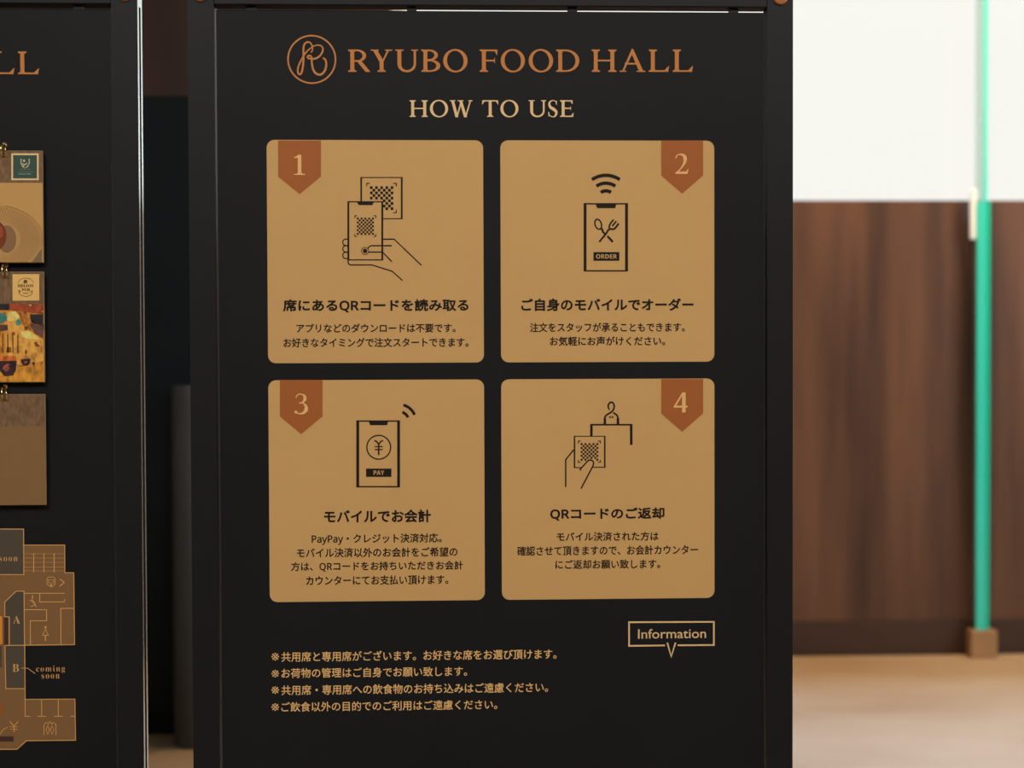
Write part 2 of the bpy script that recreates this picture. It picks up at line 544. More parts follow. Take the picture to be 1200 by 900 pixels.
def make_board(name, x, tilt=0.0):
    root = empty(name, (x, 0, 0))
    root.rotation_euler = (0, 0, 0)
    for sx in (-1, 1):
        s = from_bm('stile', stile_mesh(sx), [M_frame, M_edge, M_groove], root)
        bm = bmesh.new()                                        # solid end of the top rail filling the groove
        xa, xb = sorted((sx * (STILE_OUT - .0062), sx * STILE_OUT))
        add_box(bm, xa, xb, FRONT + .0064, BACK - .0064, Z_RAIL - .0012, Z_TOP)
        from_bm('groove_plug', bm, M_edge, s)
        f = box('foot', sx * .315 - .03, sx * .315 + .03, -.14, .15, 0, .012, M_frame, root, bevel=.002)
        from_bm('rivet', rivet_bm(sx * (STILE_IN + STILE_OUT) / 2, Z_RAIL + .0105), M_rivet, root, True)
        from_bm('rivet', rivet_bm(sx * (STILE_IN + STILE_OUT) / 2, Z_PANEL_BOT - .016), M_rivet, root, True)
    box('top_rail', -STILE_IN, STILE_IN, FRONT, BACK, Z_RAIL, Z_TOP, M_frame, root, bevel=.0008, seg=1)
    box('bottom_rail', -STILE_IN, STILE_IN, FRONT, BACK, Z_PANEL_BOT - .036, Z_PANEL_BOT - .004, M_frame, root, bevel=.0008, seg=1)
    pn = box('panel', -.2994, .2994, 0, PANEL_B, Z_PANEL_BOT, Z_PANEL_TOP, [M_panel, M_alu], root, bevel=.0011, seg=1)
    for q in pn.data.polygons:
        if abs(q.normal.x) > .3:
            q.material_index = 1
    for k, zz in ((1, 0), (-1, 1)):
        for px in (293, 481, 669.5, 858.5):
            cx = bd(px, 9)[0]
            z0, z1 = (Z_PANEL_TOP - .001, Z_RAIL + .001) if k == 1 else (Z_PANEL_BOT - .005, Z_PANEL_BOT + .001)
            box('clip', cx - .0052, cx + .0052, .0006, .0046, z0, z1, M_frame, root)
    return root

main = make_board('instruction_board', 0.0013)
tag(main, 'black framed upright board headed HOW TO USE with four gold numbered cards', 'signboard')
left_dx = -0.7100
left = make_board('menu_board', left_dx)
tag(left, 'black framed upright board at left edge with hanging picture cards over a floor map', 'signboard')
# everything printed is laid out in room coordinates, then hung on its board
def hang(o, root):
    o.parent = root
    o.matrix_parent_inverse = Matrix.Translation(-root.location)
    return o

# ------------------------------------------------------------------ main board: title, emblem, heading
Y1, Y2, Y3 = -0.0003, -0.0006, -0.0009
TITLE = [('R', 408, 433.6), ('Y', 434.6, 459.8), ('U', 463.2, 490), ('B', 493.7, 516), ('O', 519.4, 548), ('F', 562.2, 583), ('O', 586.8, 615.2),
         ('O', 619.6, 648.2), ('D', 651.7, 679), ('H', 693.3, 722.5), ('A', 726, 756.4), ('L', 760.2, 784.4), ('L', 788.3, 812.3)]
ink = Ink(Y1); serif_line(ink, TITLE, 58, 84.2)
hang(ink.build('title_lettering', M_copper), main)

def emblem(dx=0.0):
    k = Ink(Y1)
    c = bd(365.4, 69.6, Y1)
    r1 = 27.6 * PXM
    k.stroke([(c[0] + dx + r1 * cos(2 * pi * i / 64), c[1] + r1 * sin(2 * pi * i / 64)) for i in range(64)], 1.9 * PXM, True)
    def s(pts, ws):
        pts = [(330 + a / 12, 35 + b / 12) for a, b in pts]
        cur = catmull(pts, 6)
        n = len(cur) - 1
        w = [ws[0] + (ws[1] - ws[0]) * sin(pi * i / n) for i in range(n + 1)]
        k.stroke([(q[0] + dx, q[1]) for q in (bd(x, y, Y1) for x, y in cur)], [v * PXM for v in w])
    s([(410, 320), (432, 290), (430, 225), (400, 180), (360, 172), (322, 200), (308, 260), (308, 360), (305, 460), (292, 560), (272, 615), (245, 622), (228, 590), (235, 520), (268, 440), (320, 350), (375, 285), (440, 235), (500, 213)], (1.3, 2.3))
    s([(500, 213), (550, 222), (580, 258), (574, 310), (540, 362), (490, 398), (430, 408), (382, 398), (366, 380), (380, 362), (412, 368), (428, 400)], (1.5, 2.3))
    s([(424, 400), (426, 470), (440, 545), (475, 605), (530, 630), (580, 610), (615, 555), (628, 480), (615, 420), (580, 395)], (1.9, 2.6))
    return k
hang(emblem().build('emblem', M_copper), main)

ink = Ink(Y1)
serif_line(ink, [('H', 480, 501.4), ('O', 503.8, 525.2), ('W', 527.2, 553.8), ('T', 565, 584), ('O', 586.4, 607.6), ('U', 619.4, 640), ('S', 642.4, 653.4), ('E', 656.3, 672.3)], 117.4, 137)
hang(ink.build('heading_lettering', M_pale), main)

# ------------------------------------------------------------------ the four gold cards
def rounded(x0, z0, x1, z1, r, n=6):
    P = []
    for cx, cz, a in ((x1 - r, z1 - r, 0), (x0 + r, z1 - r, 90), (x0 + r, z0 + r, 180), (x1 - r, z0 + r, 270)):
        P += arc(cx, cz, r, a, a + 90, n)
    return P

GX, GZ, CW, CH = 0.01874692, 0.01853093, 0.235, 0.24248114
def card(c, r):
    k = Ink(Y1)
    x0 = GX / 2 if c else -GX / 2 - CW
    z0 = H + (-GZ / 2 - CH if r else GZ / 2)
    k.poly(rounded(x0, z0, x0 + CW, z0 + CH, 0.0085))
    return hang(k.build('instruction_card', M_gold), main)

def sub(k, name, m, parent):
    """A printed mark of a card, hung on the card (whose mesh is in room coordinates)."""
    return k.build(name, m, parent)

def tab(parent, x0, x1, y0, ys, tip):
    k = Ink(Y2)
    k.px([(x0, y0), (x1, y0), (x1, ys), (tip[0], tip[1]), (x0, ys)])
    k.build('number_tab', M_tab, parent)

def numeral(parent, ch, x0, x1, y0, y1):
    k = Ink(Y3)
    serif_line(k, [(ch, x0, x1)], y0, y1)
    k.build('numeral', M_num, parent)

def Z(ox, oy, s):
    return lambda pts: [(ox + a / s, oy + b / s) for a, b in pts]

def checker(k, f, x0, y0, x1, y1, n=9, skip=None):
    """Pictogram of a code: a plain chequered square."""
    dx, dy = (x1 - x0) / n, (y1 - y0) / n
    for i in range(n):
        for j in range(n):
            if (i + j) % 2 == 0:
                a, b = x0 + i * dx, y0 + j * dy
                if skip and skip(a + dx / 2, b + dy / 2):
                    continue
                k.px(f([(a, b), (a + dx, b), (a + dx, b + dy), (a, b + dy)]))

def bracket(k, f, x, y, sx, sy, l, w):
    k.px(f([(x, y), (x + sx * l, y), (x + sx * l, y + sy * w), (x, y + sy * w)]))
    k.px(f([(x, y), (x + sx * w, y), (x + sx * w, y + sy * l), (x, y + sy * l)]))

def phone(k, f, x0, y0, x1, y1, side, top, notch):
    for q in ([(x0, y0), (x0 + side, y0), (x0 + side, y1), (x0, y1)], [(x1 - side, y0), (x1, y0), (x1, y1), (x1 - side, y1)],
              [(x0, y0), (x1, y0), (x1, y0 + top), (x0, y0 + top)], [(x0, y1 - top), (x1, y1 - top), (x1, y1), (x0, y1)], notch):
        k.px(f(q))

JP = dict(weight=0.018)
# card 1 ---------------------------------------------------------------
c1 = card(0, 0)
tab(c1, 325.9, 376.1, 164.6, 206.8, (351.2, 227.5))
numeral(c1, '1', 344.2, 358, 181.3, 205)
f = Z(390, 195, 6.4286)
k = Ink(Y2)
for q in ([(208, 80), (220, 80), (220, 262), (208, 262)], [(513, 80), (526, 80), (526, 397), (513, 397)], [(208, 80), (526, 80), (526, 87), (208, 87)], [(380, 390), (526, 390), (526, 397), (380, 397)]):
    k.px(f(q))
inside = lambda x, y: x < 378 and y > 262
bracket(k, f, 252, 124, 1, 1, 26, 7); bracket(k, f, 482, 124, -1, 1, 26, 7); bracket(k, f, 482, 352, -1, -1, 26, 7)
checker(k, f, 280, 150, 456, 328, 9, lambda x, y: x < 384 and y > 258)
k.build('pictogram', M_ink, c1)
k = Ink(Y2)
phone(k, f, 110, 262, 380, 708, 14, 8, [(180, 262), (312, 262), (298, 291), (194, 291)])
for x, y, sx, sy in ((163, 369, 1, 1), (327, 369, -1, 1), (163, 530, 1, -1), (327, 530, -1, -1)):
    bracket(k, f, x, y, sx, sy, 20, 6)
checker(k, f, 181, 386, 310, 516, 9)
s = lambda pts, w, cl=False: k.spx(f(pts), w, cl)
s([(380, 548), (462, 548), (668, 745)], 1.05)
s([(445, 597), (290, 597), (272, 606), (262, 622)], 1.05)
s([(266, 645), (375, 645), (445, 718)], 1.05)
for y in (548, 597, 646):
    s([(112, y), (92, y), (82, y + 6), (76, y + 16), (75, y + 26), (79, y + 38), (88, y + 46), (98, y + 48), (112, y + 48)], 0.95)
s([(115, 705), (115, 722), (121, 736), (135, 742), (295, 742), (448, 790), (525, 860)], 1.05)
k.px(f(arc(243, 637, 17, 0, 360, 24)[:-1]))
s(arc(243, 637, 27, -80, 300, 32), 0.6)
k.build('pictogram', M_ink, c1)
text('heading_text', '席にある𝖰𝖱コードを読み取る', 331.6, 350.5, 549.1, 366.1, M_ink, c1, Y2, weight=0.030)
text('text_line', 'アプリなどのダウンロードは不要です。', 347.3, 379.2, 534, 389.8, M_ink, c1, Y2, **JP)
text('text_line', 'お好きなタイミングで注文スタートできます。', 332.2, 395.8, 549, 406.8, M_ink, c1, Y2, **JP)

# card 2 ---------------------------------------------------------------
c2 = card(1, 0)
tab(c2, 774.9, 824, 164.6, 205.6, (799.4, 227))
numeral(c2, '2', 790.6, 806.8, 180.2, 203.8)
f = Z(580, 155, 4.4444)
k = Ink(Y2)
for r in (128, 87, 47):
    k.spx(f(arc(578, 352, r, -90 - 34.5, -90 + 34.5, 16)), 13.5 / 4.4444)
k.build('signal_mark', M_ink, c2)
k = Ink(Y2)
phone(k, f, 462, 369, 693, 725, 15, 7, [(522, 369), (634, 369), (626, 395), (533, 395)])
s = lambda pts, w, cl=False: k.spx(f(pts), w, cl)
s([(538 + 17 * cos(t) - 5 * sin(t), 479 + 14 * cos(t) + 22 * sin(t)) for t in [2 * pi * i / 24 for i in range(24)]], 1.3, True)
s(catmull([(553, 499), (560, 508), (562, 518), (572, 528)], 4), 1.8)
s([(586, 541), (614, 571)], 2.0)
s(catmull([(543, 571), (577, 530), (588, 512), (600, 504), (620, 504), (632, 492), (645, 475)], 4), 1.7)
s(catmull([(600, 504), (595, 495), (600, 478), (618, 455)], 4), 1.5)
s([(611, 489), (632, 463)], 1.5)
k.px(f([(513, 624), (648, 624), (648, 669), (513, 669)]))
k.build('pictogram', M_ink, c2)
text('button_text', '𝗢𝗥𝗗𝗘𝗥', 580 + 527 / 4.4444, 155 + 635 / 4.4444, 580 + 635 / 4.4444, 155 + 658 / 4.4444, M_gold, c2, Y3, weight=0)
text('heading_text', 'ご自身のモバイルでオーダー', 610.8, 349.6, 812.9, 364.6, M_ink, c2, Y2, weight=0.030)
text('text_line', '注文をスタッフが承ることもできます。', 621, 378, 802.5, 389, M_ink, c2, Y2, **JP)
text('text_line', 'お気軽にお声がけください。', 644.4, 394.2, 779.6, 405.2, M_ink, c2, Y2, **JP)

# card 3 ---------------------------------------------------------------
c3 = card(0, 1)
tab(c3, 328, 378, 445.2, 487.9, (352.8, 508.8))
numeral(c3, '3', 345.2, 360.6, 461.3, 485)
f = Z(305, 435, 4.4444)
k = Ink(Y2)
k.spx(f(arc(722, 262, 89, -75, -23, 14)), 11.5 / 4.4444)
k.spx(f(arc(722, 262, 52, -70, -24, 12)), 11.5 / 4.4444)
k.build('signal_mark', M_ink, c3)
k = Ink(Y2)
phone(k, f, 500, 256, 728, 605, 15, 7, [(563, 256), (669, 256), (660, 281), (572, 281)])
k.spx(f(arc(617, 396, 62, 0, 360, 48)[:-1]), 1.1, True)
s = lambda pts, w, cl=False: k.spx(f(pts), w, cl)
s([(617, 374), (617, 437)], 1.3)
s(catmull([(594, 362), (606, 366), (617, 382)], 5), 1.3)
s(catmull([(640, 362), (628, 366), (617, 382)], 5), 1.3)
s([(596, 393), (638, 393)], 1.0); s([(596, 408), (638, 408)], 1.0)
k.px(f([(551, 507), (683, 507), (683, 550), (551, 550)]))
k.build('pictogram', M_ink, c3)
text('button_text', '𝗣𝗔𝗬', 305 + 590 / 4.4444, 435 + 517 / 4.4444, 305 + 646 / 4.4444, 435 + 540 / 4.4444, M_gold, c3, Y3, weight=-0.004)
text('heading_text', 'モバイルでお会計', 379.7, 597.2, 505, 612.7, M_ink, c3, Y2, weight=0.030)
text('text_line', '𝖯𝖺𝗒𝖯𝖺𝗒・クレジット決済対応。', 365.3, 625.3, 517.6, 638.2, M_ink, c3, Y2, **JP)
text('text_line', 'モバイル決済以外のお会計をご希望の', 347.8, 641.7, 536.2, 653, M_ink, c3, Y2, **JP)
text('text_line', '方は、𝖰𝖱コードをお持ちいただきお会計', 341, 657.8, 542.6, 669.4, M_ink, c3, Y2, **JP)
text('text_line', 'カウンターにてお支払い頂けます。', 358.6, 674.2, 525.4, 685.4, M_ink, c3, Y2, **JP)

# card 4 ---------------------------------------------------------------
c4 = card(1, 1)
tab(c4, 774.9, 824, 444.2, 484.5, (799.4, 505.9))
numeral(c4, '4', 789.5, 805.8, 459.8, 483.4)
f = Z(650, 465, 7.5)
k = Ink(Y2)
s = lambda pts, w, cl=False: k.spx(f(pts), w, cl)
s(catmull([(484, 116), (472, 96), (472, 72), (484, 53), (498, 48), (513, 54), (523, 74), (522, 98), (510, 122), (492, 138), (462, 156), (445, 172), (441, 190)], 4) + [(441, 243)], [1.2] * 4 + [1.55] * 44 + [2.2, 2.3])
s(catmull([(515, 139), (538, 154), (551, 168), (556, 190)], 4) + [(556, 243)], [1.5] * 12 + [2.3, 2.3])
s([(318, 245), (682, 245)], 1.4)
s([(323, 242), (323, 345)], 2.3); s([(673, 242), (673, 423)], 2.3)
s([(480, 179), (494, 179)], 1.5); s([(502, 179), (516, 179)], 1.5)
k.build('pictogram', M_ink, c4)
k = Ink(Y2)
for q in ([(168, 343), (181, 343), (181, 626), (168, 626)], [(434, 343), (447, 343), (447, 622), (434, 622)], [(168, 343), (447, 343), (447, 350), (168, 350)],
          [(168, 618), (236, 618), (230, 626), (168, 626)], [(330, 615), (447, 615), (447, 623), (326, 623)]):
    k.px(f(q))
for x, y, sx, sy in ((204, 385, 1, 1), (406, 385, -1, 1), (204, 580, 1, -1), (406, 580, -1, -1)):
    bracket(k, f, x, y, sx, sy, 25, 8)
checker(k, f, 228, 407, 384, 562, 9, lambda x, y: 275 < x < 345 and y > 548)
s([(168, 465), (97, 552), (97, 793)], 1.25)
s([(224, 648), (228, 632), (292, 562)], 1.25)
s(catmull([(292, 562), (306, 556), (326, 558), (341, 574), (340, 594), (330, 620), (232, 806)], 3), 1.25)
k.build('pictogram', M_ink, c4)
text('heading_text', '𝖰𝖱コードのご返却', 644.8, 594.8, 778.7, 609.8, M_ink, c4, Y2, weight=0.030)
text('text_line', 'モバイル決済された方は', 652.5, 623.2, 771.9, 634, M_ink, c4, Y2, **JP)
text('text_line', '確認させて頂きますので、お会計カウンター', 605.9, 639.2, 818, 650.6, M_ink, c4, Y2, **JP)
text('text_line', 'にご返却お願い致します。', 650.9, 655.7, 773.7, 666.6, M_ink, c4, Y2, **JP)

STROKE = 1.0
# notes and the information tag ------------------------------------------
for s_, x1, ya, yb in (('※共用席と専用席がございます。お好きな席をお選び頂けます。', 652.2, 762, 774), ('※お荷物の管理はご自身でお願い致します。', 547.4, 782, 793.6),
                       ('※共用席・専用席への飲食物のお持ち込みはご遠慮ください。', 642.3, 801.2, 813), ('※ご飲食以外の目的でのご利用はご遠慮ください。', 582.8, 821.2, 832.8)):
    hang(text('note_mark', s_[0], 318, ya + 3, 327, yb + .2, M_note, None, Y1, weight=0), main)
    hang(text('note_text', s_[1:], 329.7, ya, x1, yb, M_note, None, Y1, weight=0.011), main)
k = Ink(Y1)
f = Z(720, 715, 6.9231)
q = f([(411, 286), (119, 290), (119, 98), (807, 95), (807, 283), (513, 285)])
k.spx(q, 1.9)
k.spx(f([(429, 264), (461, 376), (496, 264)]), 1.9)
tagp = hang(k.build('information_tag', M_pale), main)
text('tag_text', 'Information', 747.7, 736.8, 827.4, 748.2, M_pale, tagp, Y1, weight=0.004)

# ------------------------------------------------------------------ left board: title, map
ink = Ink(Y1)
DXT = bd(46.2, 87)[0] - bd(812.3, 84.2)[0]
for ch, a, b in TITLE:
    pass
X46, Z87 = bd(46.2, 87, Y1); _, Z60 = bd(46.2, 60.4, Y1)
h = Z60 - Z87
for ch, a, b in TITLE:
    w0, w1 = bd(a, 84.2, Y1)[0] + DXT, bd(b, 84.2, Y1)[0] + DXT
    for p in glyph(ch, (w1 - w0) / h):
        ink.poly([(w0 + q[0] * h, Z87 + q[1] * h) for q in p])
hang(ink.build('title_lettering', M_copper), left)
k = emblem(DXT)
hang(k.build('emblem', M_copper), left)

M_mapfill = mat('map_brown_print', alb(112, 81, 48), 0.55, 0, 0.3)
M_maproom = mat('map_dark_print', alb(68, 60, 48), 0.55, 0, 0.3)
M_mapline = mat('map_line_print', alb(186, 138, 82), 0.55, 0, 0.3)
M_maproon = mat('map_maroon_print', alb(60, 36, 34), 0.55, 0, 0.3)
M_maporange = mat('map_orange_print', alb(190, 118, 42), 0.55, 0, 0.3)
M_mapred = mat('map_rust_print', alb(138, 70, 28), 0.55, 0, 0.3)

k = Ink(Y1)
k.px([(-330, 673), (28, 673), (28, 638.5), (76, 638.5), (76, 671), (86.5, 671), (87.6, 755.5), (29, 756), (29.3, 819.5), (88, 819.3), (88.6, 867.4), (31, 868), (20, 878.2), (-330, 880)])
floor_map = hang(k.build('floor_map', M_mapfill), left)
k = Ink(Y2)
k.px([(-120, 619.5), (27.6, 619.8), (27.9, 673), (-120, 673)])
k.px([(5.4, 706), (19, 692.6), (28.2, 692.6), (28.6, 756), (10.8, 756), (10.8, 723), (5.4, 723)])
k.px([(6.6, 757), (29, 757), (29.2, 807), (6.8, 807)])
k.px([(-20, 757), (2.2, 757), (2.2, 782), (-20, 782)])
k.build('room_fill', M_maproom, floor_map)
for q in ([(4.8, 723), (9.6, 723), (9.6, 755.5), (4.8, 755.5)], [(-30, 863), (15.8, 863), (15.8, 868.8), (-30, 869)]):
    k = Ink(Y2)
    k.px(q)
    k.build('counter_mark', M_maproon, floor_map)
k = Ink(Y2)
k.px([(-40, 722), (2.6, 722), (2.8, 755), (-40, 755)])
k.build('orange_room', M_maporange, floor_map)
k = Ink(Y2)
k.px([(bx, by) for bx, by in arc(-14, 832, 17, 0, 360, 30, 14)[:-1]])
k.build('rust_spot', M_mapred, floor_map)
k = Ink(Y3)
s = lambda pts, w=1.0, cl=False: k.spx(pts, w, cl)
s([(-120, 619.8), (27.6, 620), (28, 673.4), (-120, 673.8)])
s([(28, 638.8), (75.8, 638.8), (76, 671.2), (86.4, 671.2), (87.4, 755.4), (6.6, 756.4)])
for x in (39.5, 51.5, 63.5):
    s([(x, 648.4), (x, 671)])
for y in (649, 654, 659, 664.5, 669):
    s([(28.5, y), (75.5, y)], 0.4)
s([(10.9, 755.8), (10.9, 723), (5.6, 722.6), (5.6, 705.5), (19, 692.7), (28.2, 692.7), (28.8, 757)])
s([(28.4, 695.3), (76, 695.3)])
s([(46.4, 695.3), (46.6, 705.4), (75.2, 705.4), (76, 702)])
s([(28.5, 714.5), (54.6, 714.5), (54.6, 727.5), (35.5, 727.5), (35.7, 755.6)])
s([(86.8, 712.8), (71.2, 713), (71.5, 755.4)])
s([(5.8, 756.4), (6.8, 807), (29, 807)])
s([(29, 756), (29.6, 839.5), (35.5, 839.5)])
s([(29.5, 819.6), (87.8, 819.3), (88.5, 867.4), (31, 868), (20, 878), (-300, 880)])
for x in (48.8, 68.3):
    s([(x, 819.6), (x, 839.4)]); s([(x - 5, 839.4), (x + 5.5, 839.4)])
s([(82.5, 839.4), (88, 839.4)])
s([(25, 783), (32.5, 783), (41, 789.3)], 0.7)
# symbols
s([(70, 678.6), (75.4, 682.4), (70, 687)], 1.1)
s([(55, 678), (57, 676.2), (62.5, 676.2), (64.6, 678), (64.6, 684.6), (60, 688), (55, 684.6)], 0.8, True)
s([(56.8, 679.5), (62.8, 679.5), (62.8, 683), (56.8, 683)], 0.7, True)
k.px(arc(59.9, 685.6, 1.4, 0, 360, 12)[:-1])
s(arc(36.6, 707, 3.6, -120, 100, 14), 0.9); s([(38, 700), (37.4, 705.5), (40.4, 706), (42, 711), (43, 710.4)], 0.9)
k.px(arc(38.2, 699, 1.1, 0, 360, 10)[:-1])
k.px(arc(53.3, 735, 1.4, 0, 360, 10)[:-1])
s([(53.3, 737), (50, 744.4), (56.6, 744.4)], 0.9, True); s([(53.3, 744.4), (53.3, 751)], 1.4)
s([(11.6, 845.4), (16.5, 850.8), (21.2, 845.4)], 1.0); s([(16.5, 850.8), (16.6, 858)], 1.1); s([(12, 851.6), (21, 851.6)], 0.8); s([(12, 854.4), (21, 854.4)], 0.8)
s([(-6, 862), (0, 860.5), (3.6, 855), (9, 852.2)], 0.8)
s([(51.6, 861.5), (51.6, 849), (54, 847.2)], 0.9); s([(65.6, 861.5), (65.6, 849), (63, 847.2)], 0.9)
s([(54, 846), (56.5, 848.5), (58.5, 845.6), (60.5, 848.5), (63, 846)], 0.8)
for cx in (56, 61):
    s([(cx, 850.4), (cx - 2, 855), (cx, 860.5), (cx + 2, 855)], 0.8, True)
k.build('map_outline', M_mapline, floor_map)
text('map_lettering', '𝐬𝐨𝐨𝐧', -0.6, 652.6, 20.6, 657.8, M_mapline, floor_map, Y3, weight=-0.012, track=1.25)
text('map_lettering', '𝐀', 15.2, 721.6, 23.6, 730.6, M_mapline, floor_map, Y3, weight=-0.004)
text('map_lettering', '𝐁', 14.6, 778.2, 22.2, 787.2, M_mapline, floor_map, Y3, weight=-0.004)
text('map_lettering', '𝐜𝐨𝐦𝐢𝐧𝐠', 42.4, 779.9, 76.2, 788.9, M_mapline, floor_map, Y3, weight=-0.012, track=1.2)
text('map_lettering', '𝐬𝐨𝐨𝐧', 48.8, 790, 69.8, 795.3, M_mapline, floor_map, Y3, weight=-0.012, track=1.25)

# ------------------------------------------------------------------ hooks and hanging cards
def add_tube(bm, pts, r, n=10, cap=True):
    rows = []
    P = [Vector(p) for p in pts]
    ref = Vector((0.3, 0.9, 0.2))
    for i, p in enumerate(P):
        t = (P[min(i + 1, len(P) - 1)] - P[max(i - 1, 0)]).normalized()
        a = t.cross(ref).normalized(); b = t.cross(a)
        rows.append([bm.verts.new(p + a * r * cos(2 * pi * k / n) + b * r * sin(2 * pi * k / n)) for k in range(n)])
    for u, v in zip(rows, rows[1:]):
        for k in range(n):
            bm.faces.new((u[k], u[(k + 1) % n], v[(k + 1) % n], v[k]))
    if cap:
        bm.faces.new(rows[0]); bm.faces.new(rows[-1])
    bmesh.ops.recalc_face_normals(bm, faces=bm.faces)

CY = -0.0085                                         # picture cards hang a little off the board
def hook(px, py):
    x, z = bd(px, py, CY)
    bm = bmesh.new()
    pts = [(x, 0.001, z + .0062), (x, -.006, z + .0062)]
    pts += [(x + .0010 * (q / 10), -.0085 - .0062 * sin(radians(180 * q / 10)), z - .0005 + .0062 * cos(radians(180 * q / 10))) for q in range(11)]
    pts += [(x + .0012, -.0045, z - .0062)]
    add_tube(bm, pts, 0.00115, 10)
    hang(from_bm('cup_hook', bm, M_brass, None, True), left)
    bm = bmesh.new()
    add_tube(bm, [(x, 0.0, z + .0062), (x, -.0016, z + .0062)], 0.0030, 14)
    hang(from_bm('hook_flange', bm, M_brass, None, False), left)

def ring_bm(px, py):
    """Split ring through the card's hole and over the hook."""
    x, z = bd(px, py, CY)
    bm = bmesh.new()
    bmesh.ops.create_circle
    R, r, n, m = .0052, .00075, 26, 8
    rows = []
    for i in range(n):
        a = 2 * pi * i / n
        d = Vector((0.5 * cos(a), -0.87 * cos(a), sin(a)))
        c = Vector((x + .0030, CY - .0022, z)) + d * R
        rows.append([bm.verts.new(c + d * r * cos(2 * pi * j / m) + Vector((.87, .5, 0)) * r * sin(2 * pi * j / m)) for j in range(m)])
    for i in range(n):
        for j in range(m):
            bm.faces.new((rows[i][j], rows[i][(j + 1) % m], rows[(i + 1) % n][(j + 1) % m], rows[(i + 1) % n][j]))
    bmesh.ops.recalc_face_normals(bm, faces=bm.faces)
    return bm

M_cardedge = mat('card_edge', alb(120, 98, 70), 0.7)
M_banner = noise_mat('woven_brown_banner', alb(92, 69, 46), alb(112, 86, 60), 320, (1, 1, 0.35), rough=0.6, spec=0.2)

def hanging_card(x1, y0, y1, banner_y, label):
    """Thin picture card; its right edge, top and bottom are where the photograph shows them."""
    xr, zt = bd(x1, y0, CY); _, zb = bd(x1, y1, CY)
    xl = xr - 0.192
    root = empty('picture_card', ((xl + xr) / 2, CY, zb))
    tag(root, label, 'picture card', 'picture cards hanging on the left board')
    r = hang(box('backing', xl, xr, CY, CY + .0024, zb, zt, M_cardedge, None, bevel=.0005, seg=1), root)
    k = Ink(CY - .0003)
    zm = bd(x1, banner_y, CY)[1]
    k.poly([(xl + .0005, zm), (xr - .0005, zm), (xr - .0005, zt - .0005), (xl + .0005, zt - .0005)])
    hang(k.build('banner', M_banner), root)
    return root, xl, xr, zb, zt, zm

def plain_sheet(root, geo, m, name):
    _, xl, xr, zb, zt, zm = geo
    k = Ink(CY - .0003)
    k.poly([(xl + .0005, zb + .0005), (xr - .0005, zb + .0005), (xr - .0005, zm), (xl + .0005, zm)])
    return hang(k.build(name, m), root)

A1, A2, A3 = CY - .0003, CY - .0006, CY - .0009
# card with a dish -------------------------------------------------------
g1 = hanging_card(50, 176.5, 308, 214.3, 'picture card of a fluted plate with a green square emblem, topmost of the three')
sheet = plain_sheet(g1[0], g1, mat('dish_backdrop_print', alb(168, 128, 72), 0.5, 0, 0.25), 'photo_print')
def child(k, name, m, root):
    return hang(k.build(name, m), root)
def clip_poly(pts, x1, y1):
    """Keep a pixel polygon inside x<=x1, y<=y1 (the card's printed edge)."""
    for ax, lim in ((0, x1), (1, y1)):
        o = []
        for p, q in zip(pts, pts[1:] + pts[:1]):
            a, b = p[ax] <= lim, q[ax] <= lim
            if a: o.append(p)
            if a != b:
                t = (lim - p[ax]) / (q[ax] - p[ax])
                o.append((p[0] + (q[0] - p[0]) * t, p[1] + (q[1] - p[1]) * t))
        pts = o
    return pts
# the plate of the picture: a fluted disc seen at a slant
PC, PRX, PRY = (-8, 280), 58, 40
def psheet(k, pts):
    q = clip_poly(pts, 49.2, 307.2)
    if len(q) > 2:
        k.px(q)
k = Ink(A2)
psheet(k, [(36, 309), (49.6, 290), (49.6, 309)])
child(k, 'tablecloth_print', mat('dish_cloth_print', alb(110, 88, 62), 0.5, 0, 0.25), g1[0])
k = Ink(A2)
psheet(k, arc(PC[0], PC[1], PRX, -90, 90, 40, PRY) + [(-40, 320), (-40, 240)])
child(k, 'plate_print', mat('dish_plate_print', alb(160, 122, 72), 0.5, 0, 0.25), g1[0])
k = Ink(A3)
for i in range(46):
    a = radians(-88 + i * 3.9)
    r0, r1 = 0.55, 0.95
    p = [(PC[0] + PRX * r * cos(a + d), PC[1] + PRY * r * sin(a + d)) for r, d in ((r0, -.006), (r1, -.012), (r1, .012), (r0, .006))]
    psheet(k, p)
k.spx([p for p in arc(PC[0], PC[1], PRX, -75, 14, 30, PRY) if p[0] < 49.2], 0.8)
child(k, 'flutes_print', mat('dish_flute_print', alb(142, 104, 60), 0.5, 0, 0.25), g1[0])
k = Ink(A3)
psheet(k, arc(8, 280, 11, 0, 360, 24, 16)[:-1])
child(k, 'plate_well_print', mat('dish_well_print', alb(118, 88, 58), 0.5, 0, 0.25), g1[0])
k = Ink(A3 - .0003)
psheet(k, arc(-5, 276, 12.5, 0, 360, 28, 17)[:-1])
child(k, 'food_print', mat('dish_food_print', alb(104, 46, 26), 0.5, 0, 0.25), g1[0])
k = Ink(A3 - .0006)
psheet(k, arc(-2, 272, 6, 0, 360, 20, 8)[:-1])
child(k, 'food_print', mat('dish_food_light_print', alb(132, 62, 36), 0.5, 0, 0.25), g1[0])
